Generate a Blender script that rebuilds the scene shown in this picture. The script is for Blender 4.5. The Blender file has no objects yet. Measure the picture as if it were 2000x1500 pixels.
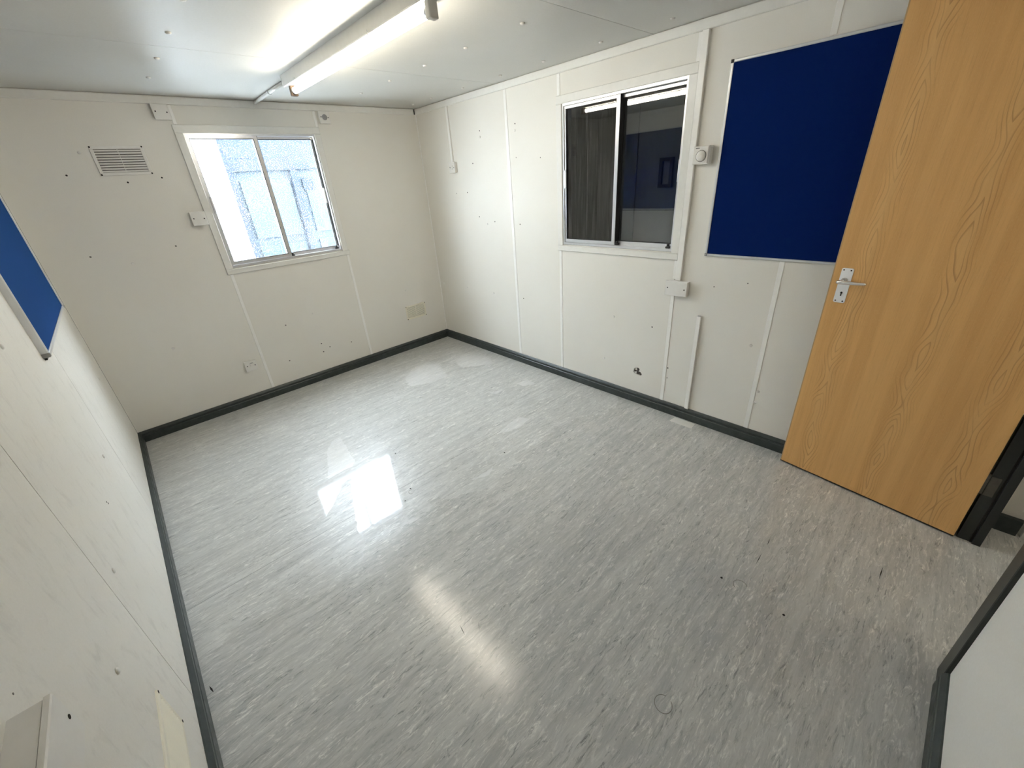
import bpy, bmesh, math, random
from mathutils import Matrix, Vector
random.seed(7)
S = bpy.context.scene
COL = S.collection

# ------------------------------------------------------------------ camera
W, H = 2.937, 2.30            # room width (x from -W to 0) and height; the back wall is y = 0
YP = -4.367                   # face of the partition behind the camera
cd = bpy.data.cameras.new('camera'); cam = bpy.data.objects.new('camera', cd); COL.objects.link(cam)
cd.sensor_width = 36.0; cd.lens = 796.67 / 2000 * 36.0; cd.clip_start = 0.02
R_ = ((0.721, -0.690, -0.068), (-0.355, -0.283, -0.891), (0.595, 0.667, -0.449))
right, down, fwd = [Vector(r).normalized() for r in R_]
right = (right - fwd * right.dot(fwd)).normalized(); up = right.cross(fwd)
m = Matrix((right, up, -fwd)).transposed().to_4x4(); m.translation = (-2.589, -3.996, 1.644)
cam.matrix_world = m
S.camera = cam

# ------------------------------------------------------------------ sky and exposure
wd = bpy.data.worlds.new('overcast_sky'); S.world = wd; wd.use_nodes = True
bg = wd.node_tree.nodes['Background']
bg.inputs[0].default_value = (0.86, 0.94, 1.0, 1); bg.inputs[1].default_value = 14.5
S.view_settings.view_transform = 'Standard'; S.view_settings.look = 'None'
S.view_settings.gamma = 1.0; S.view_settings.use_curve_mapping = False
S.view_settings.exposure = 1.27
TUBE_STRENGTH = 21.5

# ------------------------------------------------------------------ node materials
class NT:
    def __init__(s, name):
        s.m = bpy.data.materials.new(name); s.m.use_nodes = True; s.t = s.m.node_tree
        s.b = s.t.nodes['Principled BSDF']; s.out = s.t.nodes['Material Output']
    def n(s, typ, **kw):
        x = s.t.nodes.new(typ)
        for k, v in kw.items(): setattr(x, k, v)
        return x
    def set(s, sock, v):
        if hasattr(v, 'is_linked') or isinstance(v, bpy.types.NodeSocket): s.t.links.new(v, sock)
        else: sock.default_value = v
    def coord(s, which='Object'): return s.n('ShaderNodeTexCoord').outputs[which]
    def pos(s): return s.n('ShaderNodeNewGeometry').outputs['Position']
    def mapping(s, vec, scale=(1, 1, 1), loc=(0, 0, 0), rot=(0, 0, 0)):
        x = s.n('ShaderNodeMapping'); s.set(x.inputs[0], vec); x.inputs['Scale'].default_value = scale
        x.inputs['Location'].default_value = loc; x.inputs['Rotation'].default_value = rot; return x.outputs[0]
    def noise(s, vec, scale=5, detail=4, rough=0.5, dist=0.0, out=0):
        x = s.n('ShaderNodeTexNoise'); s.set(x.inputs['Vector'], vec); x.inputs['Scale'].default_value = scale
        x.inputs['Detail'].default_value = detail; x.inputs['Roughness'].default_value = rough
        x.inputs['Distortion'].default_value = dist; return x.outputs[out]
    def math(s, op, a, b=0.0, c=0.0):
        x = s.n('ShaderNodeMath', operation=op); s.set(x.inputs[0], a); s.set(x.inputs[1], b); s.set(x.inputs[2], c); return x.outputs[0]
    def ramp(s, fac, stops):
        x = s.n('ShaderNodeValToRGB'); s.set(x.inputs[0], fac); e = x.color_ramp.elements
        while len(e) < len(stops): e.new(0.5)
        for el, (p, c) in zip(e, stops):
            el.position = p; el.color = (c if len(c) == 4 else (*c, 1)) if not isinstance(c, (int, float)) else (c, c, c, 1)
        return x.outputs[0]
    def mix(s, fac, a, b, blend='MIX'):
        x = s.n('ShaderNodeMix', data_type='RGBA', blend_type=blend)
        s.set(x.inputs[0], fac); s.set(x.inputs[6], a if not isinstance(a, tuple) else (*a, 1)); s.set(x.inputs[7], b if not isinstance(b, tuple) else (*b, 1))
        return x.outputs[2]
    def range(s, v, a, b, c, d, smooth=False):
        x = s.n('ShaderNodeMapRange'); x.interpolation_type = 'SMOOTHSTEP' if smooth else 'LINEAR'
        s.set(x.inputs[0], v)
        for i, q in enumerate((a, b, c, d)): x.inputs[i + 1].default_value = q
        return x.outputs[0]
    def bump(s, h, strength=0.2, dist=0.002):
        x = s.n('ShaderNodeBump'); s.set(x.inputs['Height'], h); x.inputs['Strength'].default_value = strength
        x.inputs['Distance'].default_value = dist; s.t.links.new(x.outputs[0], s.b.inputs['Normal'])
    def p(s, **kw):
        names = dict(color='Base Color', rough='Roughness', metal='Metallic', spec='Specular IOR Level', coat='Coat Weight', coat_rough='Coat Roughness', ior='IOR')
        for k, v in kw.items():
            if isinstance(v, tuple) and len(v) == 3: v = (*v, 1)
            s.set(s.b.inputs[names[k]], v)
        return s

def plain(name, color, rough=0.5, metal=0.0, spec=0.5, var=0.06, scale=30):
    t = NT(name); v = t.noise(t.coord(), scale, 5, 0.6)
    a = tuple(c * (1 - var) for c in color); b = tuple(min(1, c * (1 + var)) for c in color)
    t.p(color=t.mix(v, a, b), rough=rough, metal=metal, spec=spec); return t.m

M = {}
def wall_material(name, base, warm, stains, bump):
    t = NT(name); P = t.pos()
    big = t.noise(P, 1.7, 5, 0.6)
    c = t.mix(t.range(big, 0.35, 0.7, 0, 1), base, warm)
    if stains:
        v = t.noise(t.mapping(P, (14, 14, 6)), 1.5, 7, 0.68, 0.5)
        c = t.mix(t.math('MULTIPLY', t.range(v, 0.50, 0.74, 0, 1, True), stains), c, (0.50, 0.485, 0.45))
    fine = t.noise(P, 260, 2, 0.5); peel = t.noise(P, 110, 3, 0.5)
    c = t.mix(t.math('MULTIPLY', t.range(fine, 0.4, 0.7, 0, 1), 0.10), c, (0.62, 0.61, 0.57))
    t.p(color=c, rough=t.range(peel, 0.3, 0.7, 0.38, 0.58), spec=0.4)
    t.bump(peel, bump, 0.0012); return t.m
M['wall'] = wall_material('white_vinyl_wall_panel', (0.82, 0.80, 0.745), (0.80, 0.775, 0.715), 0.0, 0.35)
M['wall_left'] = wall_material('white_vinyl_wall_panel_marked', (0.84, 0.82, 0.77), (0.81, 0.79, 0.735), 0.3, 0.25)
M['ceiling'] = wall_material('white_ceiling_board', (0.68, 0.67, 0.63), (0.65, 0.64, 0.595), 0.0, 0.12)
M['gloss_white'] = plain('white_gloss_trim', (0.80, 0.79, 0.75), 0.32)
M['cover_strip'] = plain('white_plastic_strip', (0.90, 0.89, 0.86), 0.30)
M['plastic'] = plain('white_moulded_plastic', (0.80, 0.785, 0.75), 0.38)
M['plastic_cream'] = plain('cream_plastic', (0.86, 0.82, 0.69), 0.40)
M['plastic_grey'] = plain('grey_plastic', (0.28, 0.28, 0.28), 0.5)
M['core'] = plain('panel_core', (0.10, 0.09, 0.08), 0.9, var=0.3)
M['dark'] = plain('dark_hole', (0.012, 0.011, 0.010), 0.9)
M['black'] = plain('black_rubber', (0.015, 0.015, 0.016), 0.55)
M['brown'] = plain('scorched_plastic', (0.16, 0.10, 0.06), 0.5, var=0.3)
M['hole_mark'] = plain('old_fixing_mark', (0.20, 0.19, 0.17), 0.9, var=0.3)
M['alu'] = plain('brushed_aluminium', (0.74, 0.75, 0.77), 0.30, metal=0.75, var=0.04)
M['chrome'] = plain('satin_chrome', (0.80, 0.80, 0.80), 0.22, metal=0.9, var=0.03)
M['silver_plate'] = plain('satin_anodised_plate', (0.88, 0.89, 0.90), 0.40, metal=0.15, var=0.03)
M['steel_dark'] = plain('dark_painted_steel', (0.022, 0.026, 0.026), 0.42, var=0.2)
M['hinge'] = plain('worn_hinge_steel', (0.13, 0.125, 0.11), 0.5, metal=0.4, var=0.4)
M['felt_rail'] = plain('silver_board_rail', (0.70, 0.71, 0.72), 0.35, metal=0.5, var=0.04)

t = NT('dark_green_grey_skirting_paint'); P = t.pos()
v = t.noise(P, 22, 6, 0.65)
t.p(color=t.mix(t.range(v, 0.45, 0.75, 0, 1), (0.026, 0.036, 0.036), (0.055, 0.066, 0.063)), rough=t.range(v, 0.3, 0.8, 0.28, 0.55)); t.bump(v, 0.15, 0.001)
M['skirting'] = t.m

t = NT('blue_felt'); P = t.pos()
v = t.noise(P, 700, 2, 0.6); v2 = t.noise(P, 3, 4, 0.6)
c = t.mix(v2, (0.001, 0.010, 0.085), (0.0015, 0.013, 0.10))
t.p(color=t.mix(t.math('MULTIPLY', v, 0.35), c, (0.004, 0.03, 0.15)), rough=0.95, spec=0.08)
t.b.inputs['Sheen Weight'].default_value = 0.75; t.b.inputs['Sheen Roughness'].default_value = 0.35; t.b.inputs['Sheen Tint'].default_value = (0.10, 0.36, 1.0, 1)
t.bump(v, 0.3, 0.0006); M['felt'] = t.m

# vinyl floor: streaks and flecks running across the room (along x), gloss worn dull towards the window, still polished nearer the door end
def vinyl(name, pale):
    t = NT(name); P = t.pos()
    Pw = t.mix(0.055, P, t.noise(P, 1.3, 3, 0.5, 0, 1), 'ADD')
    Pw = t.mix(0.016, Pw, t.noise(P, 11, 2, 0.5, 0, 1), 'ADD')
    s1 = t.noise(t.mapping(Pw, (1.6, 16, 1)), 1.6, 9, 0.70, 0.9)
    s2 = t.noise(t.mapping(Pw, (8, 38, 1), (3.1, 1.7, 0)), 1.9, 10, 0.76, 1.2)
    s3 = t.noise(t.mapping(Pw, (6, 40, 1), (9.3, 5.1, 0)), 2.0, 10, 0.76, 1.4)
    k2 = t.range(t.noise(t.mapping(P, (2.2, 7, 1), (5, 2, 0)), 1.5, 4, 0.6), 0.36, 0.62, 0.35, 1)
    k3 = t.range(t.noise(t.mapping(P, (2.0, 7, 1), (1, 8, 0)), 1.5, 4, 0.6), 0.36, 0.62, 0.25, 1)
    bl = t.noise(P, 1.1, 4, 0.6)
    c = t.mix(t.range(bl, 0.3, 0.7, 0, 1), (0.53, 0.535, 0.52), (0.61, 0.61, 0.59))
    c = t.mix(t.range(s1, 0.36, 0.64, 0, 0.9, True), t.mix(0.5, c, (0.33, 0.335, 0.335)), c)
    c = t.mix(t.math('MULTIPLY', t.range(s2, 0.50, 0.66, 0, 1, True), t.math('MULTIPLY', k2, 0.92)), c, (0.86, 0.85, 0.80))
    c = t.mix(t.math('MULTIPLY', t.range(s3, 0.51, 0.66, 0, 1, True), t.math('MULTIPLY', k3, 0.95)), c, (0.21, 0.215, 0.215))
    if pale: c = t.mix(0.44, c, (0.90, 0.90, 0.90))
    sep = t.n('ShaderNodeSeparateXYZ'); t.set(sep.inputs[0], P)
    edge = t.math('ADD', sep.outputs[1], t.math('MULTIPLY', t.noise(P, 2.4, 4, 0.6), 0.7))
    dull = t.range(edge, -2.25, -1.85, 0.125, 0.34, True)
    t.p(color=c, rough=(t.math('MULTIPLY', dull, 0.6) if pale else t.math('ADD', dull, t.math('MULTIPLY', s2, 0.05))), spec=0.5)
    t.bump(t.math('ADD', s2, t.math('MULTIPLY', t.noise(P, 90, 3, 0.5), 0.6)), 0.10, 0.0012); return t.m
M['floor'] = vinyl('grey_streaked_vinyl', False)
M['floor_pale'] = vinyl('grey_streaked_vinyl_pale', True)  # same vinyl colour mixed paler, for the pale floor patches

# oak veneer: three cathedral columns, fine pores between (door's own x = width, z = height)
t = NT('light_oak_veneer'); O = t.coord()
sep = t.n('ShaderNodeSeparateXYZ'); t.set(sep.inputs[0], O); u, z = sep.outputs[0], sep.outputs[2]
wander = t.math('MULTIPLY', t.math('SUBTRACT', t.noise(t.mapping(O, (1.2, 0, 1.5)), 1.6, 2, 0.5), 0.5), 0.10)
uw = t.math('ADD', u, wander)
ds = [t.math('ABSOLUTE', t.math('SUBTRACT', uw, c0)) for c0 in (0.648, 0.352, 0.098)]
du = t.math('MINIMUM', t.math('MINIMUM', ds[0], ds[1]), ds[2])
g = t.noise(t.mapping(O, (2.6, 0, 2.6), (0.3, 0, 0.77)), 1.15, 1, 0.35)
g2 = t.noise(t.mapping(O, (14, 0, 1.3)), 1.5, 2, 0.4)
f = t.math('ADD', t.math('MULTIPLY', t.math('POWER', t.math('DIVIDE', du, 0.03), 1.2), 2.0), t.math('ADD', t.math('MULTIPLY', g, 12.0), t.math('MULTIPLY', g2, 1.1)))
saw = t.math('FRACT', f)
line = t.math('MULTIPLY', t.range(saw, 0.62, 0.97, 0, 1, True), t.range(saw, 0.97, 1.0, 1, 0))
line = t.math('MULTIPLY', line, t.range(du, 0.022, 0.056, 1.0, 0.0, True))
line = t.math('MULTIPLY', line, t.range(t.noise(t.mapping(O, (9, 0, 2.0), (4, 0, 2)), 2.0, 3, 0.5), 0.32, 0.6, 0.2, 1))
pores = t.noise(t.mapping(O, (150, 1, 4.5)), 1.6, 6, 0.7, 0.3)
band = t.noise(t.mapping(O, (16, 1, 0.55), (2, 0, 0)), 1.3, 4, 0.55, 0.3)
spk = t.noise(t.mapping(O, (420, 1, 95)), 1.0, 2, 0.6)
c = t.mix(t.range(band, 0.3, 0.7, 0, 1, True), (0.66, 0.365, 0.125), (0.75, 0.435, 0.16))
c = t.mix(t.math('MULTIPLY', t.range(pores, 0.50, 0.72, 0, 1, True), 0.45), c, (0.50, 0.265, 0.085))
c = t.mix(t.math('MULTIPLY', t.range(spk, 0.52, 0.70, 0, 1), 0.22), c, (0.78, 0.53, 0.25))
c = t.mix(t.math('MULTIPLY', t.range(du, 0.0, 0.035, 1, 0, True), 0.28), c, (0.78, 0.51, 0.22))
c = t.mix(t.math('MULTIPLY', line, 0.65), c, (0.38, 0.18, 0.055))
t.p(color=c, rough=0.42, spec=0.4); t.bump(pores, 0.06, 0.0006); M['oak'] = t.m
M['oak_edge'] = plain('oak_edge_lipping', (0.50, 0.33, 0.16), 0.5, var=0.15)

def glass(name, f0, speck, dirt, tint):
    """thin window glass: see-through plus a mirror share that grows towards grazing angles; rain spots and dirt film on it"""
    t = NT(name); t.t.nodes.remove(t.b); P = t.pos()
    lw = t.n('ShaderNodeLayerWeight'); lw.inputs[0].default_value = 0.5
    F = t.math('ADD', f0, t.math('MULTIPLY', t.math('POWER', lw.outputs['Facing'], 4.0), 1 - f0))
    tr = t.n('ShaderNodeBsdfTransparent'); tr.inputs[0].default_value = (*tint, 1)
    gl = t.n('ShaderNodeBsdfGlossy'); gl.inputs['Roughness'].default_value = 0.012
    mx = t.n('ShaderNodeMixShader'); t.set(mx.inputs[0], F); t.t.links.new(tr.outputs[0], mx.inputs[1]); t.t.links.new(gl.outputs[0], mx.inputs[2])
    cur = mx.outputs[0]
    if speck:
        drops = t.noise(P, 150, 2, 0.7, 0.2); dens = t.noise(P, 3.5, 3, 0.5)
        k = t.math('MULTIPLY', t.range(drops, 0.56, 0.63, 0, 1), t.range(dens, 0.3, 0.6, 0.35, 1))
        tl = t.n('ShaderNodeBsdfTranslucent'); tl.inputs[0].default_value = (0.95, 0.97, 1, 1)
        m2 = t.n('ShaderNodeMixShader'); t.set(m2.inputs[0], t.math('MULTIPLY', k, speck)); t.t.links.new(cur, m2.inputs[1]); t.t.links.new(tl.outputs[0], m2.inputs[2]); cur = m2.outputs[0]
    if dirt:
        runs = t.noise(t.mapping(P, (40, 40, 2.2)), 1.6, 6, 0.65, 0.3); sp = t.noise(P, 95, 3, 0.7)
        k = t.math('ADD', t.math('MULTIPLY', t.range(runs, 0.40, 0.75, 0, 1, True), dirt), t.math('MULTIPLY', t.range(sp, 0.68, 0.78, 0, 1), 0.30))
        df = t.n('ShaderNodeBsdfDiffuse'); df.inputs[0].default_value = (0.42, 0.42, 0.40, 1)
        m2 = t.n('ShaderNodeMixShader'); t.set(m2.inputs[0], k); t.t.links.new(cur, m2.inputs[1]); t.t.links.new(df.outputs[0], m2.inputs[2]); cur = m2.outputs[0]
    t.t.links.new(cur, t.out.inputs[0]); return t.m
M['glass_rain'] = glass('rain_spotted_glass', 0.04, 0.13, 0.0, (0.96, 0.98, 1.0))
M['glass_dirty'] = glass('dusty_glass', 0.075, 0.0, 0.16, (0.5, 0.5, 0.5))
M['glass_dark'] = glass('dark_glass', 0.10, 0.0, 0.015, (0.75, 0.77, 0.78))

t = NT('thin_water_film'); t.t.nodes.remove(t.b)
lw = t.n('ShaderNodeLayerWeight'); lw.inputs[0].default_value = 0.5
F = t.math('ADD', 0.012, t.math('MULTIPLY', t.math('POWER', lw.outputs['Facing'], 3.2), 0.42))
tr = t.n('ShaderNodeBsdfTransparent'); gl = t.n('ShaderNodeBsdfGlossy'); gl.inputs['Roughness'].default_value = 0.05
bp = t.n('ShaderNodeBump'); bp.inputs['Strength'].default_value = 0.05; bp.inputs['Distance'].default_value = 0.001
t.t.links.new(t.noise(t.pos(), 60, 3, 0.6), bp.inputs['Height']); t.t.links.new(bp.outputs[0], gl.inputs['Normal'])
mx = t.n('ShaderNodeMixShader'); t.set(mx.inputs[0], F); t.t.links.new(tr.outputs[0], mx.inputs[1]); t.t.links.new(gl.outputs[0], mx.inputs[2])
t.t.links.new(mx.outputs[0], t.out.inputs[0]); M['water'] = t.m

t = NT('lit_fluorescent_tube'); t.p(color=(0.9, 0.9, 0.85))
t.b.inputs['Emission Color'].default_value = (1.0, 0.92, 0.77, 1); t.b.inputs['Emission Strength'].default_value = TUBE_STRENGTH
M['tube'] = t.m

def cabin_paint(name, a, b):
    t = NT(name); P = t.pos(); v = t.noise(t.mapping(P, (6, 6, 1.6)), 1.4, 6, 0.6)
    t.p(color=t.mix(v, a, b), rough=0.7, spec=0.05); return t.m
M['cabin_blue'] = cabin_paint('pale_blue_container_paint', (0.037, 0.051, 0.066), (0.049, 0.064, 0.077))
M['cabin_blue_dark'] = cabin_paint('blue_grey_bar_paint', (0.026, 0.034, 0.050), (0.033, 0.043, 0.058))
M['cabin_white'] = plain('white_cabin_paint', (0.85, 0.86, 0.86), 0.6)
M['concrete'] = plain('wet_concrete', (0.30, 0.31, 0.31), 0.5, var=0.2, scale=4)
M['shutter'] = plain('dark_grey_shutter_paint', (0.075, 0.08, 0.082), 0.6, var=0.2)

# ------------------------------------------------------------------ geometry helpers
WALLS = dict(                       # u runs to the right seen from inside, v is height, d is how far it stands into the room
    back=lambda u, v, d: (u, -d, v),
    right=lambda u, v, d: (-d, -u, v),
    left=lambda u, v, d: (-W + d, u, v),
    front=lambda u, v, d: (-u, YP + d, v),
    floor=lambda u, v, d: (u, v, d),
    ceiling=lambda u, v, d: (u, v, H - d),
    world=lambda u, v, d: (u, v, d))
class MB:
    def __init__(s, wall='world'): s.f = WALLS[wall]; s.v = []; s.q = []; s.sm = []
    def add(s, pts, faces, smooth=False):
        o = len(s.v); s.v += [s.f(*p) for p in pts]; s.q += [tuple(o + i for i in fc) for fc in faces]; s.sm += [smooth] * len(faces); return s
    def box(s, u0, u1, v0, v1, d0, d1, ch=0.0):
        if ch <= 0:
            p = [(a, b, c) for c in (d0, d1) for b in (v0, v1) for a in (u0, u1)]
            return s.add(p, [(0, 2, 3, 1), (4, 5, 7, 6), (0, 1, 5, 4), (2, 6, 7, 3), (0, 4, 6, 2), (1, 3, 7, 5)])
        # chamfered front (d1) edge
        p = [(u0, v0, d0), (u1, v0, d0), (u1, v1, d0), (u0, v1, d0),
             (u0, v0, d1 - ch), (u1, v0, d1 - ch), (u1, v1, d1 - ch), (u0, v1, d1 - ch),
             (u0 + ch, v0 + ch, d1), (u1 - ch, v0 + ch, d1), (u1 - ch, v1 - ch, d1), (u0 + ch, v1 - ch, d1)]
        fs = [(3, 2, 1, 0), (8, 9, 10, 11)]
        for k in range(4):
            n = (k + 1) % 4; fs += [(k, n, 4 + n, 4 + k), (4 + k, 4 + n, 8 + n, 8 + k)]
        return s.add(p, fs)
    def prism(s, outline, d0, d1):
        n = len(outline); p = [(a, b, d0) for a, b in outline] + [(a, b, d1) for a, b in outline]
        return s.add(p, [tuple(range(n))[::-1], tuple(range(n, 2 * n))] + [(k, (k + 1) % n, n + (k + 1) % n, n + k) for k in range(n)])
    def disc(s, u, v, r, d0, d1, n=16, dome=0.0, rv=None):
        rv = rv or r
        ring = [(math.cos(2 * math.pi * k / n), math.sin(2 * math.pi * k / n)) for k in range(n)]
        levels = [(1.0, d0), (1.0, d1)] if not dome else [(1.0, d0), (0.95, d0 + dome * 0.45), (0.7, d0 + dome * 0.82), (0.35, d0 + dome)]
        p = []
        for k, dd in levels: p += [(u + c * r * k, v + q * rv * k, dd) for c, q in ring]
        L = len(levels)
        fs = [tuple(range(n))[::-1], tuple(range((L - 1) * n, L * n))]
        for l in range(L - 1): fs += [(l * n + k, l * n + (k + 1) % n, (l + 1) * n + (k + 1) % n, (l + 1) * n + k) for k in range(n)]
        return s.add(p, fs, bool(dome))
    def tube(s, path, r, n=14):
        path = [Vector(p) for p in path]; p = []
        for i, c in enumerate(path):
            dirn = (path[min(i + 1, len(path) - 1)] - path[max(i - 1, 0)]).normalized()
            a = dirn.orthogonal().normalized() if i == 0 else (a - dirn * a.dot(dirn)).normalized()
            b = dirn.cross(a); rr = r[i] if isinstance(r, (list, tuple)) else r
            p += [tuple(c + a * rr * math.cos(2 * math.pi * k / n) + b * rr * math.sin(2 * math.pi * k / n)) for k in range(n)]
        L = len(path)
        fs = [tuple(range(n))[::-1], tuple(range((L - 1) * n, L * n))]
        for l in range(L - 1): fs += [(l * n + k, l * n + (k + 1) % n, (l + 1) * n + (k + 1) % n, (l + 1) * n + k) for k in range(n)]
        return s.add(p, fs, True)
    def build(s, name, mat, parent=None, origin=None, bevel=0.0):
        """one mesh object; vertices given in world space (or the parent's local space when the parent was rotated)"""
        o0 = Vector(parent['_o']) if parent is not None and '_o' in parent else Vector(origin or (0, 0, 0))
        me = bpy.data.meshes.new(name); me.from_pydata([tuple(Vector(p) - o0) for p in s.v], [], s.q)
        bm = bmesh.new(); bm.from_mesh(me)
        bmesh.ops.recalc_face_normals(bm, faces=bm.faces)
        if bevel: bmesh.ops.bevel(bm, geom=[e for e in bm.edges if len(e.link_faces) == 2 and e.calc_face_angle() > 0.6], offset=bevel, segments=2, affect='EDGES', profile=0.5)
        bm.to_mesh(me); bm.free()
        if any(s.sm) and not bevel:
            for pl, f in zip(me.polygons, s.sm): pl.use_smooth = f and len(pl.vertices) == 4
        me.materials.append(M[mat]); o = bpy.data.objects.new(name, me); COL.objects.link(o)
        if parent is not None:
            o.parent = parent
            if '_o' in parent: o['_o'] = tuple(parent['_o'])
        else: o.location = o0; o['_o'] = tuple(o0)
        return o
def thing(name, label, cat, loc=(0, 0, 0), group=None, kind=None):
    o = bpy.data.objects.new(name, None); COL.objects.link(o); o.location = loc; o['_o'] = tuple(loc); o.empty_display_size = 0.05
    return tag(o, label, cat, group, kind)
def tag(o, label, cat, group=None, kind=None):
    o['label'] = label; o['category'] = cat
    if group: o['group'] = group
    if kind: o['kind'] = kind
    return o
def repeat(proto, spots, parent, name):
    """copies of a small piece (shared mesh) at offsets from the prototype"""
    for off in spots:
        c = proto.copy(); COL.objects.link(c); c.name = name; c.parent = parent; c.location = proto.location + Vector(off)

# ------------------------------------------------------------------ floor
fl = MB('floor').box(-W - 0.09, 0.09, -6.3, 0.09, -0.06, 0).build('floor', 'floor')
tag(fl, 'grey streaked vinyl sheet floor with wet shiny patches', 'floor', kind='structure')
for y in (-2.04,):                                     # welded sheet seams
    MB('floor').box(-W + 0.02, -0.02, y - 0.0014, y + 0.0014, -0.001, 0.0004).build('weld_seam', 'plastic_grey', fl)
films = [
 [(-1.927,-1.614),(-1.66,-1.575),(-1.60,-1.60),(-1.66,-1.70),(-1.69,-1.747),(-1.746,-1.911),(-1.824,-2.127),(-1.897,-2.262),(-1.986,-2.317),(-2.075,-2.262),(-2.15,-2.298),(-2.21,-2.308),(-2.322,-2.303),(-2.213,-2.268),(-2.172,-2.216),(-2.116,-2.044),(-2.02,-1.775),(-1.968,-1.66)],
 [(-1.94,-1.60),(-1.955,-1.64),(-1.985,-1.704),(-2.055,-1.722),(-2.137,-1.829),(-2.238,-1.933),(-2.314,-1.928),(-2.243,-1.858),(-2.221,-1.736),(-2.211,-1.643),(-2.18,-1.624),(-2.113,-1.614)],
 [(-1.993,-1.305),(-1.903,-1.187),(-1.84,-1.182),(-1.866,-1.381),(-1.894,-1.556),(-1.93,-1.595),(-2.10,-1.605),(-2.056,-1.5)],  # hazy reflection of the wall, painted in as paler floor
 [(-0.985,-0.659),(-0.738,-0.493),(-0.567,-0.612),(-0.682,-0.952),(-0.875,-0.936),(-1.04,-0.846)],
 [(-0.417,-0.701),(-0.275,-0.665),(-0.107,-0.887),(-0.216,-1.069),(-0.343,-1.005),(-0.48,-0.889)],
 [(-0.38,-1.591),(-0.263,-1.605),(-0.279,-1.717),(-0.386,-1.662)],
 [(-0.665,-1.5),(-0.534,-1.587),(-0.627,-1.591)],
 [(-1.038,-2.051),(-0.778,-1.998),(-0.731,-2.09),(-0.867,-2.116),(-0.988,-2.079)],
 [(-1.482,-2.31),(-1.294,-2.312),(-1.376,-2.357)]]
def ragged(poly, amp):
    out = []
    for i, a in enumerate(poly):
        b = poly[(i + 1) % len(poly)]; L = math.hypot(b[0] - a[0], b[1] - a[1]); n = max(2, int(L / 0.022))
        for k in range(n):
            s_ = k / n; j = amp if k else 0
            out.append((a[0] + (b[0] - a[0]) * s_ + random.uniform(-j, j), a[1] + (b[1] - a[1]) * s_ + random.uniform(-j, j)))
    return out
for k, poly in enumerate(films): MB('floor').prism(ragged(poly, 0.006), 0.0002, 0.0008).build('wet_patch' if k < 2 else 'pale_patch', 'water' if k < 2 else 'floor_pale', fl)  # first outlines are water, the others paler vinyl
for a, b, w in [((-0.975,-3.755),(-0.889,-3.753),0.003), ((-0.823,-3.755),(-0.773,-3.752),0.003), ((-0.706,-4.152),(-0.616,-4.153),0.004),
                ((-2.091,-2.995),(-2.102,-3.046),0.003), ((-2.028,-3.042),(-2.05,-3.075),0.0015), ((-2.905,-2.49),(-2.897,-2.53),0.006)]:
    d = Vector((b[0] - a[0], b[1] - a[1])).normalized() * w * 0.5; n = Vector((-d.y, d.x))
    MB('floor').prism([a, (a[0] * .5 + b[0] * .5 + n.x, a[1] * .5 + b[1] * .5 + n.y), b, (a[0] * .5 + b[0] * .5 - n.x, a[1] * .5 + b[1] * .5 - n.y)], 0, 0.0004).build('scuff_mark', 'dark', fl)
for x, y, r in [(-1.145,-3.673,.005), (-1.15,-3.918,.005), (-1.153,-2.257,.005), (-1.66,-1.689,.005), (-1.781,-2.088,.005), (-1.86,-2.16,.004)]:
    MB('floor').disc(x, y, r, 0, 0.0005, 10).build('floor_speck', 'dark', fl)
for x, y, r_, a0, a1 in [(-1.771, -3.731, .030, 10, 330), (-1.130, -3.745, .028, -60, 150), (-1.79, -2.12, .020, 60, 250)]:      # curled heel scuffs
    ring = [(math.radians(a0 + (a1 - a0) * k / 20)) for k in range(21)]
    MB('floor').prism([(x + r_ * math.cos(a), y + r_ * math.sin(a)) for a in ring] + [(x + (r_ - .0022) * math.cos(a), y + (r_ - .0022) * math.sin(a)) for a in ring[::-1]], 0, 0.0004).build('curled_scuff', 'hole_mark', fl)
MB('floor').prism([(-0.098,-2.885), (-0.03,-2.892), (-0.03,-3.04), (-0.10,-3.047)], 0, 0.0012).build('lifted_patch', 'plastic', fl)

# ------------------------------------------------------------------ wall shells
def shell(name, wall, boxes, label):
    mb = MB(wall)
    for b in boxes: mb.box(*b)
    return tag(mb.build(name, 'core'), label, 'wall', kind='structure')
WIN = (1.155, 2.09)                                          # wall opening heights
wb = shell('wall_back', 'back', [(-W - .09, -1.935, 0, H + .03, -.09, -.012), (-1.010, .09, 0, H + .03, -.09, -.012), (-1.935, -1.010, 0, WIN[0], -.09, -.012), (-1.935, -1.010, WIN[1], H + .03, -.09, -.012)],
           'far white panelled wall holding the bright rain spotted window')
wr = shell('wall_right', 'right', [(-.02, 1.822, 0, H + .03, -.09, -.012), (2.735, 6.3, 0, H + .03, -.09, -.012), (1.822, 2.735, 0, WIN[0], -.09, -.012), (1.822, 2.735, WIN[1], H + .03, -.09, -.012)],
           'long white panelled wall on the right with the dark window')
wl = shell('wall_left', 'left', [(-6.3, .0, 0, H + .03, -.09, -.012)], 'white marked wall on the left at the picture edge')
wf = shell('wall_front', 'front', [(1.005, W, 0, H, -.068, -.012), (0.0, 0.157, 0, H, -.068, -.012), (0.157, 1.005, 2.235, H, -.068, -.012)],
           'white partition wall at the lower right corner beside the doorway')
def panel(wall, u0, u1, v0, v1, mat, parent, d0=-.012, d1=0.0): return MB(wall).box(u0, u1, v0, v1, d0, d1).build('wall_panel', mat, parent)
g = 0.0012
for u0, u1 in ((-W, -1.952), (-0.978, 0)): panel('back', u0 + g, u1 - g, 0, H, 'wall', wb)
panel('back', -1.952 + g, -.978 - g, 0, WIN[0], 'wall', wb); panel('back', -1.952 + g, -.978 - g, WIN[1], H, 'wall', wb)
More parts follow.
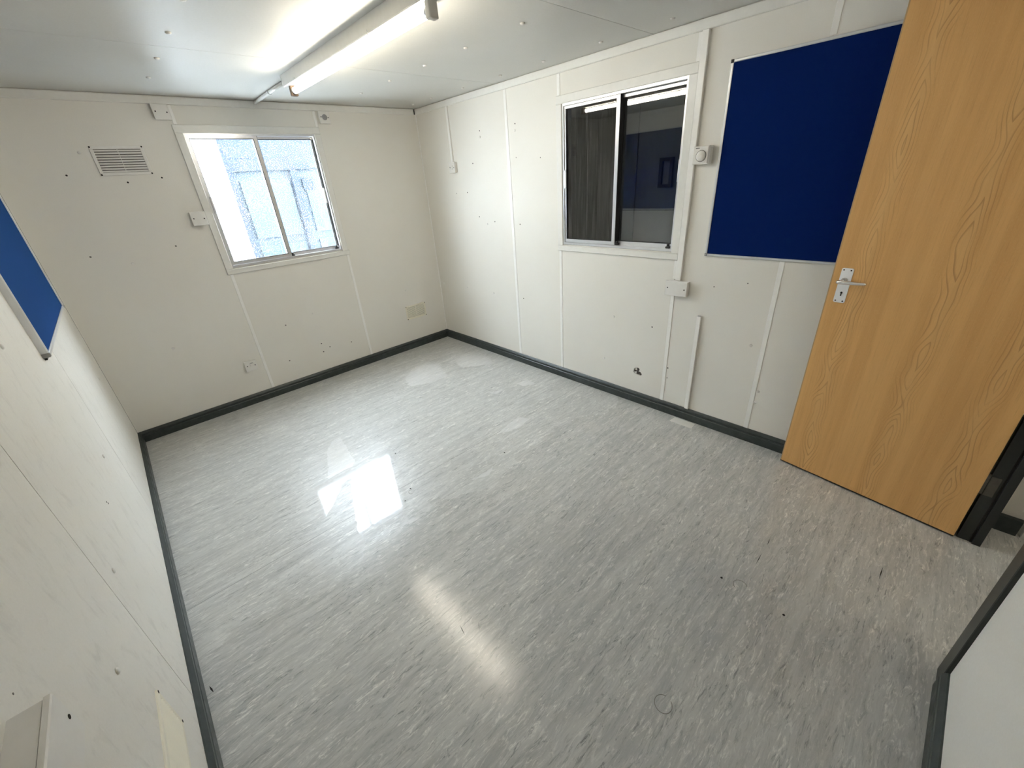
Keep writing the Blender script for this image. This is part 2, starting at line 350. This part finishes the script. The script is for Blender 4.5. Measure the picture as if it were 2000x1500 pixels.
for u0, u1 in ((0, 1.263), (1.263, 1.797), (2.76, 3.35), (3.35, 6.3)): panel('right', u0 + g, u1 - g, 0, H, 'wall', wr)
panel('right', 1.797 + g, 2.76 - g, WIN[1], H, 'wall', wr)
# the panel under the dark window has a broken ragged hole through it
ho = [(2.511,.246),(2.513,.262),(2.515,.277),(2.528,.286),(2.544,.292),(2.556,.290),(2.563,.279),(2.569,.263),(2.584,.247),(2.580,.236),(2.572,.230),(2.556,.232),(2.544,.231),(2.526,.236)]
x0, x1, z0, z1 = 1.797 + g, 2.76 - g, 0, WIN[0]
cx, cz = 2.546, 0.26
bound = []
for a, b in ho:                                              # matching points on the panel's outline, by direction
    dx, dz = a - cx, b - cz
    k = min([((x1 if dx > 0 else x0) - cx) / dx if abs(dx) > 1e-6 else 1e9, ((z1 if dz > 0 else z0) - cz) / dz if abs(dz) > 1e-6 else 1e9])
    bound.append((cx + dx * k, cz + dz * k))
corners = [(x0, z0), (x0, z1), (x1, z1), (x1, z0)]
ang = lambda p: math.atan2(p[1] - cz, p[0] - cx)
order = sorted(range(len(ho)), key=lambda i: ang(ho[i]))
mb = MB('right'); pts = []; faces = []
for d in (-.012, 0.0): pts += [(*ho[i], d) for i in order]
nh = len(order)
mb.add(pts, [(k, (k + 1) % nh, nh + (k + 1) % nh, nh + k) for k in range(nh)])
for k in range(nh):
    i, j = order[k], order[(k + 1) % nh]; a0, a1 = ang(ho[i]), ang(ho[j])
    if a1 < a0: a1 += 2 * math.pi
    mid = [c for c in corners if any(a0 < ang(c) + s_ < a1 for s_ in (0, 2 * math.pi))]
    mid.sort(key=lambda c: ang(c) if ang(c) > a0 else ang(c) + 2 * math.pi)
    poly = [ho[i], bound[i]] + mid + [bound[j], ho[j]]
    mb.add([(*p, 0.0) for p in poly], [tuple(range(len(poly)))])
mb.build('wall_panel', 'wall', wr)
MB('right').disc(2.55, .262, .05, -.030, -.0125, 12).build('hole_core', 'dark', wr)
for a0 in (0.4, 2.2, 3.9):                                   # torn paper flaps at the hole's rim
    ca, sa = math.cos(a0), math.sin(a0); bx_, bz_ = 2.547 + ca * .028, .262 + sa * .024
    MB('right').prism([(bx_ - sa * .012, bz_ + ca * .012), (bx_ + sa * .010, bz_ - ca * .010), (2.547 + ca * .008, .262 + sa * .006)], -.004, 0.001).build('torn_flap', 'plastic', wr)
for u0, u1 in ((-5.05, -3.81), (-3.81, -2.567), (-2.567, -1.30), (-1.30, 0)): panel('left', u0 + .0018, u1 - .0018, 0, H, 'wall_left', wl)
for u0, u1 in ((1.005, 1.95), (1.95, W)): panel('front', u0 + g, u1 - g, 0, H, 'wall', wf)
panel('front', 0, .157, 0, H, 'wall', wf); panel('front', .157, 1.005, 2.235, H, 'wall', wf)

# cover strips over the panel joints
def strip(wall, u, v0, v1, par, w=.026): MB(wall).box(u - w / 2, u + w / 2, v0, v1, 0, .0035, .0015).build('cover_strip', 'cover_strip', par)
for u in (-1.952, -.978): strip('back', u, .088, 1.108, wb, .022); strip('back', u, 2.137, 2.249, wb, .022)
strip('right', 1.263, .088, 2.249, wr, .03)
strip('right', 1.797, .088, 1.106, wr); strip('right', 1.797, 2.126, 2.249, wr)
strip('right', 2.760, .088, .886, wr); strip('right', 2.760, .989, 1.106, wr); strip('right', 2.760, 2.126, 2.249, wr)
strip('right', 3.35, .088, 1.149, wr); strip('right', 3.35, 2.102, 2.249, wr)
MB('back').box(-.006, 0, .088, 2.249, 0, .006).build('corner_strip', 'cover_strip', wb)

# screw caps, old screw holes
def caps(wall, pts, par, r=.0075):
    first = None
    for u, v in pts:
        if first is None: first = (MB(wall).disc(u, v, r, 0, 0, 12, dome=r * .62).build('screw_cap', 'plastic', par), u, v); continue
        off = Vector(WALLS[wall](u, v, 0)) - Vector(WALLS[wall](first[1], first[2], 0)); repeat(first[0], [off], par, 'screw_cap')
def holes(wall, pts, par, r=.005, mat='dark'):
    first = None
    for u, v in pts:
        if first is None: first = (MB(wall).disc(u, v, r, -.004, .0005, 10).build('screw_hole', mat, par), u, v); continue
        off = Vector(WALLS[wall](u, v, 0)) - Vector(WALLS[wall](first[1], first[2], 0)); repeat(first[0], [off], par, 'screw_hole')
caps('right', [(.928,1.974),(1.351,1.974),(.925,1.287),(.077,.644),(.505,.651),(.927,.647),(2.314,.653),(2.242,.292),(3.282,.646),(3.374,.362),(3.371,.284)], wr, .0085)
holes('right', [(.928,2.019),(1.357,2.018),(.798,1.786),(.677,1.557),(.818,1.348),(1.032,1.309),(1.352,1.293),(1.345,.654),(2.633,.634),(2.782,.356)], wr)
holes('right', [(.509,1.552),(1.35,1.79),(1.61,1.77),(2.785,.278),(3.015,.969),(3.2,1.011)], wr, .004, 'hole_mark')
caps('back', [(-2.505,1.293),(-2.504,.652),(-1.437,.651),(-2.51,1.974),(-.446,.646)], wb, .009)
holes('back', [(-1.437,.352),(-1.439,.269),(-2.618,1.851),(-2.339,1.797),(-2.146,1.816)], wb, .0055)
holes('back', [(-1.369,.298),(-1.688,.608),(-2.227,1.37),(-2.698,1.369),(-1.153,.281),(-1.751,.283)], wb, .006, 'hole_mark')
caps('left', [(-2.452,.637),(-2.88,.651),(-1.616,.663),(-2.034,1.288),(-.357,.666)], wl, .009)
holes('left', [(-2.029,.655),(-2.018,.641)], wl, .004)
holes('left', [(-3.187,.993)], wl, .002, 'hole_mark')
caps('front', [(1.10,.66),(1.55,.66)], wf)

# ------------------------------------------------------------------ ceiling
ce = tag(MB('ceiling').box(-W - .09, .09, -6.3, .09, -.09, -.010).build('ceiling', 'core'), 'white boarded ceiling with panel joints and screw caps', 'ceiling', kind='structure')
for y0, y1 in ((-6.3, -3.80), (-3.80, -2.487), (-2.487, -1.175), (-1.175, 0)):
    MB('ceiling').box(-W, 0, y0 + .0016, y1 - .0016, -.010, 0).build('ceiling_panel', 'ceiling', ce)
cp = [(x, y) for x in (-2.08, -.79, -.16) for y in (-.52, -.96, -1.40, -1.81, -2.25, -2.68, -3.12, -3.55)] + [(-.155, -.217)]
caps('ceiling', cp, ce, .012)

# ------------------------------------------------------------------ skirting and cornice trims
SK = [(0, 0), (.018, 0), (.018, .050), (.0145, .054), (.0145, .058), (.0175, .062), (.0165, .072), (.010, .082), (.005, .088), (0, .088)]
def skirting(name, wall, u0, u1, m0, m1, label):
    """profile run along u with mitred ends (m0, m1: 1 = inner mitre, 0 = square)"""
    n = len(SK); pts = [(u0 + d * m0, v, d) for d, v in SK] + [(u1 - d * m1, v, d) for d, v in SK]
    mb = MB(wall).add(pts, [tuple(range(n)), tuple(range(n, 2 * n))[::-1]] + [(k, (k + 1) % n, n + (k + 1) % n, n + k) for k in range(n)])
    return tag(mb.build(name, 'skirting'), label, 'skirting board', kind='structure')
skirting('baseboard_back', 'back', -W, 0, 1, 1, 'dark grey skirting board along the far wall below the bright window')
skirting('baseboard_right', 'right', 0, -YP, 1, 1, 'dark grey skirting board along the right wall running behind the door')
skirting('baseboard_left', 'left', YP, 0, 1, 1, 'dark grey skirting board along the left wall')
skirting('baseboard_front', 'front', 1.085, W, 0, 1, 'dark grey skirting board on the partition at lower right')
def cornice(name, wall, u0, u1, label):
    return tag(MB(wall).box(u0, u1, 2.25, 2.296, 0, .013, .003).build(name, 'gloss_white'), label, 'trim', kind='structure')
c1 = cornice('trim_1', 'back', -W + .014, -.026, 'white flat cornice strip above the bright window')
MB('back').box(-.026, -.0135, 2.254, 2.296, 0, .009).build('joint_gap', 'black', c1)
cornice('trim_2', 'right', 0, 4.36, 'white flat cornice strip along the top of the right wall')
cornice('trim_3', 'left', -4.36, 0, 'white flat cornice strip along the top of the left wall')
cornice('trim_4', 'front', .02, W - .02, 'white flat cornice strip above the doorway partition')

# ------------------------------------------------------------------ windows
def window(name, wall, U0, U1, panes, label, dark):
    w0, w1 = U0, U1; v0, v1 = 1.109, 2.125 if dark else 2.135
    root = thing(name, label, 'window', WALLS[wall]((w0 + w1) / 2, v0, 0), kind='structure')
    B = lambda: MB(wall)
    tw, bw = .050, .040                                     # architrave widths: sides and top, bottom
    B().box(w0, w1, v1 - tw, v1, 0, .012, .003).build('trim_board', 'gloss_white', root)
    B().box(w0, w1 + (0 if dark else .012), v0, v0 + bw, 0, .014, .003).build('trim_board', 'gloss_white', root)
    B().box(w0, w0 + tw, v0 + bw, v1 - tw, 0, .012, .003).build('trim_board', 'gloss_white', root)
    B().box(w1 - tw, w1, v0 + bw, v1 - tw, 0, .012, .003).build('trim_board', 'gloss_white', root)
    a0, a1, b0, b1 = w0 + .045, w1 - .045, v0 + .048, v1 - .048
    fr = B(); f = .016                                      # outer aluminium frame lining the opening
    fr.box(a0, a1, b0, b0 + f, -.085, .004); fr.box(a0, a1, b1 - f, b1, -.085, .004)
    fr.box(a0, a0 + f, b0 + f, b1 - f, -.085, .004); fr.box(a1 - f, a1, b0 + f, b1 - f, -.085, .004)
    fr.build('window_frame', 'alu', root)
    B().box(a0 + f, a1 - f, b0 + f, b0 + f + .008, -.038, -.030).build('sill_track', 'alu', root)
    i0, i1, j0, j1 = a0 + f, a1 - f, b0 + f, b1 - f; mid = (i0 + i1) / 2
    for k, (s0, s1, dd, gm) in enumerate(((i0, mid + .013, -.026, panes[0]), (mid - .013, i1, -.056, panes[1]))):
        st = .022; z0_, z1_ = j0 + (.002 if k == 0 else .002), j1 - .002; sl = .014 if k == 0 else .026; sr = .026 if k == 0 else .012
        sb = B(); sb.box(s0 + .001, s1 - .001, z0_, z0_ + .022, dd, dd + .022); sb.box(s0 + .001, s1 - .001, z1_ - .016, z1_, dd, dd + .022)
        sb.box(s0 + .001, s0 + sl, z0_ + .022, z1_ - .016, dd, dd + .022); sb.box(s1 - sr, s1 - .001, z0_ + .022, z1_ - .016, dd, dd + .022)
        sash = sb.build('sash', 'alu', root)
        B().box(s0 + sl - .004, s1 - sr + .004, z0_ + .018, z1_ - .012, dd + .008, dd + .012).build('pane', gm, sash)
        gk = B(); e = .004                                  # black glazing gasket around the pane
        gk.box(s0 + sl, s0 + sl + e, z0_ + .022, z1_ - .016, dd + .005, dd + .020); gk.box(s1 - sr - e, s1 - sr, z0_ + .022, z1_ - .016, dd + .005, dd + .020)
        gk.box(s0 + sl + e, s1 - sr - e, z1_ - .016 - e, z1_ - .016, dd + .005, dd + .020); gk.box(s0 + sl + e, s1 - sr - e, z0_ + .022, z0_ + .022 + e, dd + .005, dd + .020)
        gk.build('gasket', 'black', sash)
        zc = (z0_ + z1_) / 2
        if k == 0: B().box(s0 + .004, s0 + .020, zc - .065, zc + .055, dd + .022, dd + .032, .003).build('pull_grip', 'alu', sash)
        else: B().box(s1 - .018, s1 - .003, zc - .060, zc + .060, dd + .022, dd + .032, .003).build('pull_grip', 'cover_strip', sash)
    B().box(mid + .0125, mid + .0145, j0, j1, -.052, -.006).build('mullion_shade', 'black', root)   # black strip paints the shaded side of the meeting stile
    for uu in (mid + .012, i1 - .040):                      # black sash catches on the bottom rail
        lt = B(); lt.box(uu, uu + .026, j0 + .001, j0 + .012, -.030, -.004, .002); lt.box(uu + .006, uu + .018, j0 + .012, j0 + .026, -.024, -.008, .002)
        lt.build('sash_catch', 'black', root)
    return root, (i0, i1, j0, j1)
win1, _ = window('window_1', 'back', -1.978, -.968, ('glass_rain', 'glass_rain'), 'bright sliding window in the far wall with rain spotted glass', False)
MB('back').box(-1.037, -1.031, 1.20, 2.05, -.032, -.026).build('rubber_seal', 'black', win1)
win2, w2 = window('window_2', 'right', 1.779, 2.772, ('glass_dirty', 'glass_dark'), 'dark sliding window in the right wall with closed shutter outside', True)
sh = MB('right').box(1.75, 2.80, 1.08, 2.16, -.150, -.120).build('shutter', 'shutter', win2)
for uu in (1.95, 2.15, 2.35, 2.75): MB('right').box(uu - .012, uu + .012, 1.10, 2.14, -.120, -.112).build('shutter_rib', 'shutter', sh)
hb = MB('right')                                            # recessed pull on the shutter: black rim round a lighter plate
hb.box(2.53, 2.62, 1.525, 1.545, -.120, -.100); hb.box(2.53, 2.62, 1.675, 1.695, -.120, -.100); hb.box(2.53, 2.55, 1.545, 1.675, -.120, -.100); hb.box(2.60, 2.62, 1.545, 1.675, -.120, -.100)
hb.build('pull_rim', 'dark', sh)
for bx_ in ((1.75, 2.80, 2.16, 2.18, -.15, -.09), (1.75, 2.80, 1.06, 1.08, -.15, -.09), (1.73, 1.75, 1.06, 2.18, -.15, -.09), (2.80, 2.82, 1.06, 2.18, -.15, -.09)):
    MB('right').box(*bx_).build('shutter_frame', 'shutter', win2)

# ------------------------------------------------------------------ ceiling light
Lx, Lz = -1.427, 2.213
cl = thing('ceiling_light', 'white fluorescent batten with one lit bare tube on the ceiling', 'light', (Lx, -1.65, H))
b = MB(); pr = [(-.036, 2.2995), (-.036, 2.243), (-.033, 2.239), (.033, 2.239), (.036, 2.243), (.036, 2.2995)]
n = len(pr); y0, y1 = -.835, -2.455
b.add([(Lx + a, y0, z_) for a, z_ in pr] + [(Lx + a, y1, z_) for a, z_ in pr], [tuple(range(n)), tuple(range(n, 2 * n))[::-1]] + [(k, (k + 1) % n, n + (k + 1) % n, n + k) for k in range(n)])
b.build('batten_body', 'gloss_white', cl)
MB().tube([(Lx, -.915, Lz), (Lx, -2.385, Lz)], .0165, 20).build('fluorescent_tube', 'tube', cl)
for yy, s_, mt in ((-.905, 1, 'brown'), (-2.395, -1, 'plastic')):
    h = MB(); h.box(Lx - .020, Lx + .020, min(yy, yy + s_ * .028), max(yy, yy + s_ * .028), Lz - .026, 2.2405)
    hold = h.build('lamp_holder', mt, cl, bevel=.004)
    MB().tube([(Lx, yy, Lz), (Lx, yy - s_ * .020, Lz)], .018, 16).build('tube_cap', 'alu', hold)
for yy in (-1.05, -1.98):
    MB().tube([(Lx - .037, yy, 2.252), (Lx - .038, yy, 2.236), (Lx - .012, yy - .02, 2.232), (Lx + .016, yy - .03, 2.236)], .0018, 6).build('wire_clip', 'alu', cl)
MB().box(Lx - .037, Lx + .037, -.838, -.830, 2.238, 2.2995).build('end_cap', 'plastic', cl)
MB().box(Lx - .037, Lx + .037, -2.460, -2.452, 2.238, 2.2995).build('end_cap', 'plastic', cl)
co = thing('cable_conduit', 'short white round conduit on the ceiling from far wall to light', 'conduit', (-1.43, -.42, 2.284))
MB().tube([(-1.408, -.0135, 2.284), (-1.420, -.828, 2.284)], .0115, 14).build('pipe', 'plastic', co)
MB().tube([(-1.414, -.40, 2.284), (-1.4143, -.425, 2.284)], .0145, 14).build('saddle_clip', 'plastic', co)

# ------------------------------------------------------------------ boxes, sockets, sensors, trunking
def screws(wall, pts, d, par, r=.0042):
    for u, v in pts: MB(wall).disc(u, v, r, d, d + .0006, 10).build('screw', 'dark', par)
def blank_box(name, label, wall, u0, u1, v0, v1, d, cat='junction box', gap=.012):
    r = thing(name, label, cat, WALLS[wall]((u0 + u1) / 2, v0, 0))
    MB(wall).box(u0 + .004, u1 - .004, v0 + .004, v1 - .004, 0, d - gap + .0008).build('back_box', 'plastic', r)
    MB(wall).box(u0, u1, v0, v1, d - gap + .0008, d, .002).build('cover_plate', 'plastic', r)
    screws(wall, [(u0 + .016, (v0 + v1) / 2 + .002), (u1 - .016, (v0 + v1) / 2 - .002)], d, r); return r
blank_box('junction_box', 'white blank junction box under the cornice left of the bright window', 'back', -2.058, -1.964, 2.158, 2.249, .034)
blank_box('junction_box', 'white blank junction box halfway up the bright window\'s left edge', 'back', -2.076, -1.980, 1.491, 1.584, .034)
blank_box('junction_box', 'wide white junction box below the dark window\'s corner, ending the trunking', 'right', 2.722, 2.866, .890, .985, .042)
s = blank_box('call_point', 'white square box with round grey centre right of the bright window top', 'back', -.952, -.862, 2.160, 2.249, .030, 'sensor')
MB('back').disc(-.907, 2.2045, .021, .030, .033, 20).build('round_grille', 'plastic_grey', s)
s = blank_box('wall_socket', 'small white flex outlet plate low on the far wall above the skirting', 'back', -2.104, -2.012, .304, .392, .024, 'outlet', .008)
MB('back').box(-2.066, -2.034, .345, .372, .024, .030, .003).build('flex_outlet', 'plastic', s)
MB('back').box(-2.060, -2.040, .370, .373, .024, .0305).build('outlet_slot', 'plastic_grey', s)
s = blank_box('wall_switch', 'white switched socket at the end of short trunking near the far corner', 'right', .478, .566, 1.727, 1.817, .030, 'switch')
MB('right').box(.512, .532, 1.757, 1.787, .030, .034, .002).build('rocker', 'gloss_white', s)
for du_, dv_ in ((-.018, .0), (.016, .012), (.016, -.012)): MB('right').box(.522 + du_ - .002, .522 + du_ + .002, 1.772 + dv_ - .004, 1.772 + dv_ + .004, .0342, .0347).build('slot', 'plastic_grey', s)
s = thing('wall_box', 'white twin surface box on the left wall at the bottom left picture corner', 'junction box', WALLS['left'](-3.31, .905, 0))
MB('left').box(-3.385, -3.240, .907, .998, 0, .037).build('back_box', 'plastic', s)
MB('left').box(-3.387, -3.238, .905, 1.000, .0385, .048, .002).build('cover_plate', 'plastic', s)
screws('left', [(-3.252, .952), (-3.372, .952)], .048, s)

def trunk(label, wall, u, w, v0, v1, d, cap=None):
    r = thing('cable_trunking', label, 'trunking', WALLS[wall](u, v0, 0))
    MB(wall).box(u - w / 2 + .001, u + w / 2 - .001, v0, v1, 0, d - .003).build('channel', 'plastic', r)
    MB(wall).box(u - w / 2, u + w / 2, v0, v1, d - .003, d, .0015).build('lid', 'cover_strip', r)
    if cap: MB(wall).box(u - w / 2 + .003, u + w / 2 - .003, v1, v1 + .003, .002, d - .004).build('open_end', 'plastic_grey', r)
    return r
trunk('long white trunking down the dark window\'s right side from the cornice', 'right', 2.791, .034, .986, 2.249, .020)
trunk('short white trunking standing loose on the skirting below the wide junction box', 'right', 2.956, .026, .090, .772, .017, True)
trunk('thin white trunking from the cornice down to the switch near the corner', 'right', .513, .025, 1.818, 2.249, .014)

s = thing('motion_sensor', 'cream motion sensor with round lens between dark window and blue board', 'sensor', WALLS['right'](2.855, 1.643, 0))
MB('right').box(2.811, 2.897, 1.643, 1.732, 0, .030, .001).build('base', 'plastic', s)
MB('right').box(2.811, 2.897, 1.643, 1.732, .0302, .052, .004).build('housing', 'plastic', s)
MB('right').disc(2.858, 1.683, .029, .052, .053, 24).build('lens_rim', 'hole_mark', s)
MB('right').disc(2.858, 1.683, .0265, .052, .052, 24, dome=.012).build('lens', 'plastic', s)
MB('right').box(2.825, 2.846, 1.720, 1.723, .052, .0526).build('indicator', 'dark', s)
for k in range(4): MB('right').box(2.8968, 2.8985, 1.650 + k * .0, 1.725, .006 + k * .006, .009 + k * .006).build('side_groove', 'plastic', s)

# ------------------------------------------------------------------ vents
def vent(label, wall, u0, u1, v0, v1, ns, mat, m_=.018):
    r = thing('wall_vent', label, 'vent', WALLS[wall]((u0 + u1) / 2, v0, 0))
    fr = MB(wall); d = .006
    fr.box(u0, u1, v1 - m_, v1, 0, d, .002); fr.box(u0, u1, v0, v0 + m_, 0, d, .002); fr.box(u0, u0 + m_, v0 + m_, v1 - m_, 0, d, .002); fr.box(u1 - m_, u1, v0 + m_, v1 - m_, 0, d, .002)
    fr.build('vent_frame', mat, r)
    MB(wall).box(u0 + m_, u1 - m_, v0 + m_, v1 - m_, 0, .0006).build('duct_back', 'hole_mark', r)
    h = (v1 - v0 - 2 * m_) / ns
    proto = MB(wall); zz = v0 + m_
    proto.add([(a, zz + q, dd) for a in (u0 + m_, u1 - m_) for q, dd in ((.0008, .0075), (.0028, .0078), (h * .74, .0030), (h * .62, .0016))], [(0, 1, 2, 3), (7, 6, 5, 4), (0, 4, 5, 1), (1, 5, 6, 2), (2, 6, 7, 3), (3, 7, 4, 0)])
    p0 = proto.build('slat', mat, r); repeat(p0, [(0, 0, h * k) for k in range(1, ns)], r, 'slat')
    MB(wall).box((u0 + u1) / 2 - .002, (u0 + u1) / 2 + .002, v0 + m_, v1 - m_, .001, .0045).build('centre_bar', mat, r)
    e = .006; screws(wall, [(u0 + e, v0 + e), (u1 - e, v0 + e), (u0 + e, v1 - e), (u1 - e, v1 - e)], d, r, .0048); return r
vent('white slatted wall vent high on the far wall left of the window', 'back', -2.458, -2.184, 1.840, 2.010, 9, 'plastic')
vent('cream slatted wall vent low on the far wall near the corner', 'back', -.492, -.245, .328, .478, 11, 'plastic_cream', .014)
vent('cream slatted vent low on the left wall at the picture\'s bottom edge', 'left', -3.05, -2.785, .262, .432, 11, 'plastic_cream')

# ------------------------------------------------------------------ notice boards
def board(label, wall, u0, u1, v0, v1, d, fw=.013):
    r = thing('notice_board', label, 'notice board', WALLS[wall]((u0 + u1) / 2, v0, 0))
    MB(wall).box(u0 + .004, u1 - .004, v0 + .004, v1 - .004, .001, d - .005).build('felt_panel', 'felt', r)
    for bx_ in ((u0 + fw, u1 - fw, v1 - fw, v1), (u0 + fw, u1 - fw, v0, v0 + fw), (u0, u0 + fw, v0 + fw, v1 - fw), (u1 - fw, u1, v0 + fw, v1 - fw)):
        MB(wall).box(*bx_, 0, d, .003).build('frame_rail', 'felt_rail', r)
    for uu, vv, mt in ((u0, v0, 'plastic_grey'), (u0, v1 - fw, 'black'), (u1 - fw, v0, 'plastic_grey'), (u1 - fw, v1 - fw, 'black')):
        MB(wall).box(uu - .0008, uu + fw + .0008, vv - .0008, vv + fw + .0008, 0, d + .001, .003).build('corner_cap', mt if d < .02 else 'plastic_grey', r)
    return r
board('dark blue felt notice board on the right wall partly behind the door', 'right', 2.936, 4.14, 1.150, 2.097, .016)
bl_ = board('blue felt notice board cut off by the left picture edge', 'left', -1.575, -.305, 1.128, 2.080, .024, .016)
MB('left').box(-1.573, -.309, 1.118, 1.128, .002, .010).build('board_gap_shade', 'dark', bl_)  # dark bar painting in the shadow gap under the board

# ------------------------------------------------------------------ doorway and door
jb = thing('door_frame', 'dark painted steel door frame round the doorway at the right edge', 'door frame', (-.6, YP - .03, 0), kind='structure')
F_ = lambda *a: MB('front').box(*a)
F_(.158, .194, 0, 2.235, -.070, .006).build('hinge_jamb', 'steel_dark', jb)
F_(.194, .206, 0, 2.222, -.070, -.042).build('door_stop', 'steel_dark', jb)
F_(.190, .196, 0, 2.22, -.040, -.034).build('rebate_groove', 'dark', jb)
F_(1.006, 1.084, 0, 2.235, -.070, .012, .002).build('lock_jamb', 'steel_dark', jb)
F_(.994, 1.006, 0, 2.222, -.070, -.042).build('door_stop', 'steel_dark', jb)
F_(.194, 1.006, 2.222, 2.235, -.070, .006).build('frame_head', 'steel_dark', jb)
for zz in (.26, 1.1, 1.9): F_(.1942, .1965, zz, zz + .10, -.026, .004).build('hinge_leaf', 'hinge', jb)

dr = thing('door_1', 'open light oak veneer door with silver lever handle', 'door', (-.212, -4.352, .010), kind='structure')
ax = Vector((-.098 + .212, -3.595 + 4.352, 0)); dr.rotation_euler = (0, 0, math.atan2(ax.y, ax.x)); dr['_o'] = (0, 0, 0)
DW, DH = .764, 2.19                                          # local x: hinge to free edge; local +y: the face we see
def D(name, mat, *boxes, par=dr, ch=0):
    mb = MB()
    for b_ in boxes: mb.box(*b_, ch)
    return mb.build(name, mat, par)
D('door_leaf', 'oak', (.003, DW - .005, -.040, 0, .002, DH))
D('edge_lipping', 'oak_edge', (DW - .005, DW, -.040, 0, .002, DH))
D('bottom_gap_shade', 'black', (.003, DW, -.039, -.001, -.004, .002))  # black strip stands in for the shadow under the door
D('latch_plate', 'hinge', (DW, DW + .0015, -.030, -.008, 1.055, 1.105))
ld = D('latch_bolt', 'hinge', (DW + .0015, DW + .004, -.024, -.014, 1.072, 1.096))
hd = thing('door_handle', '', 'x', (0, 0, 0)); del hd['label']; del hd['category']; hd.parent = dr; hd['_o'] = (0, 0, 0)
pu0, pu1, pz0, pz1 = .683, .730, .985, 1.149                 # back plate with rounded corners
out = []
for (ccx, ccz, a0) in ((pu1 - .007, pz1 - .007, 0), (pu0 + .007, pz1 - .007, 90), (pu0 + .007, pz0 + .007, 180), (pu1 - .007, pz0 + .007, 270)):
    out += [(ccx + .007 * math.cos(math.radians(a0 + q)), ccz + .007 * math.sin(math.radians(a0 + q))) for q in (0, 30, 60, 90)]
MB().add([(a, 0.0, z_) for a, z_ in out] + [(a, .0045, z_) for a, z_ in out] , [tuple(range(16)), tuple(range(16, 32))[::-1]] + [(k, (k + 1) % 16, 16 + (k + 1) % 16, 16 + k) for k in range(16)]).build('back_plate', 'silver_plate', hd)
pc = (pu0 + pu1) / 2
def ydisc(x, z_, r, ya, yb, name, mat, n_=16):
    MB().tube([(x, ya, z_), (x, yb, z_)], r, n_).build(name, mat, hd)
for sx in (pu0 + .009, pu1 - .009):
    for sz in (pz0 + .009, pz1 - .009): ydisc(sx, sz, .0034, .003, .0049, 'screw', 'dark', 10)
ydisc(pc, 1.092, .013, .004, .020, 'rose', 'chrome')
MB().tube([(pc, .018, 1.092), (pc, .046, 1.092)], .008, 14).build('spindle', 'chrome', hd)
MB().tube([(pc + .016, .046, 1.090), (pc + .010, .048, 1.091), (pc - .02, .048, 1.092), (pc - .065, .047, 1.093), (pc - .088, .044, 1.094), (pc - .096, .041, 1.094)], [.0075, .0095, .0088, .0075, .0066, .004], 14).build('lever', 'chrome', hd)
ydisc(pc - .001, 1.034, .0048, .003, .0052, 'keyhole', 'dark', 14)
MB().box(pc - .0035, pc + .0015, .003, .0052, 1.018, 1.032).build('keyhole_slot', 'dark', hd)
for zz in (.26, 1.1, 1.9): D('hinge_knuckle', 'hinge', (-.006, .003, -.014, -.002, zz, zz + .10))

# ------------------------------------------------------------------ the room beyond the doorway
sk2 = tag(MB('right').box(4.442, 4.545, 0, .085, 0, .022).build('trim_5', 'skirting'), 'short dark skirting stub on the wall beyond the doorway', 'skirting board', kind='structure')
ex = thing('door_2', 'white panelled outer door beyond the doorway at the right edge', 'door', (-.02, -5.05, .0), kind='structure')
MB('right').box(4.56, 4.60, .0, 2.10, .0, .020).build('door_jamb', 'gloss_white', ex)
MB('right').box(4.603, 5.40, .014, 2.06, .0, .012).build('door_leaf', 'gloss_white', ex)
MB('right').box(4.60, 5.44, 0, .012, .0, .034).build('threshold', 'alu', ex)
wh = tag(MB().box(-W - .09, .09, -6.42, -6.3, 0, H + .03).build('wall_far_room', 'wall'), 'white end wall of the room beyond the doorway', 'wall', kind='structure')
added_light = thing('ceiling_light', 'added unseen fluorescent batten brightening the room beyond the doorway', 'light', (-1.447, -5.3, H))  # lamp put in out of view so the next room isn't black
MB().box(-1.85, -.65, -5.33, -5.27, 2.24, 2.2995).build('batten_body', 'gloss_white', added_light)
MB().tube([(-1.80, -5.3, 2.205), (-.70, -5.3, 2.205)], .0165, 16).build('fluorescent_tube', 'tube', added_light)
for xx in (-1.815, -.685): MB().box(xx - .014, xx + .014, -5.32, -5.28, 2.18, 2.2405).build('lamp_holder', 'plastic', added_light)

# ------------------------------------------------------------------ outside
gr = tag(MB().box(-14, 14, .12, 14, -.40, -.30).build('yard_ground', 'concrete'), 'wet concrete yard outside the bright window', 'ground', kind='structure')
nb = thing('neighbouring_container', 'pale blue container standing outside seen through the bright window', 'container', (0.6, 2.6, -.30))
MB().box(-1.217, 5.0, 2.56, 5.0, -.30, 2.60).build('container_body', 'cabin_blue', nb)
MB().box(-1.217, 5.0, 2.52, 2.56, 1.955, 2.60).build('top_rail', 'cabin_blue_dark', nb)
for x_ in (-1.19, -.44, .34, 1.1, 1.9): MB().box(x_ - .035, x_ + .035, 2.49, 2.56, -.30, 1.953).build('corner_bar', 'cabin_blue_dark', nb)
for x_, w_ in ((-.80, .30), (-.05, .26)):
    for zz in (.35, 1.15): MB().box(x_ - w_, x_ + w_, 2.535, 2.56, zz, zz + .70).build('ribbed_panel', 'cabin_blue', nb)
MB().box(-.34, -.18, 2.525, 2.56, 1.70, 1.84).build('lock_plate', 'cabin_blue_dark', nb)
wc = thing('white_cabin', 'white cabin wall outside at the left of the bright window', 'cabin', (-3.5, 2.3, -.30))
MB().box(-7.5, -1.225, 2.45, 5.0, -.30, 2.62).build('cabin_wall', 'cabin_white', wc)
MB().box(-7.5, -1.225, 2.40, 5.0, 2.62, 2.70).build('roof_edge', 'cabin_white', wc)

for o in bpy.data.objects:
    if '_o' in o: del o['_o']
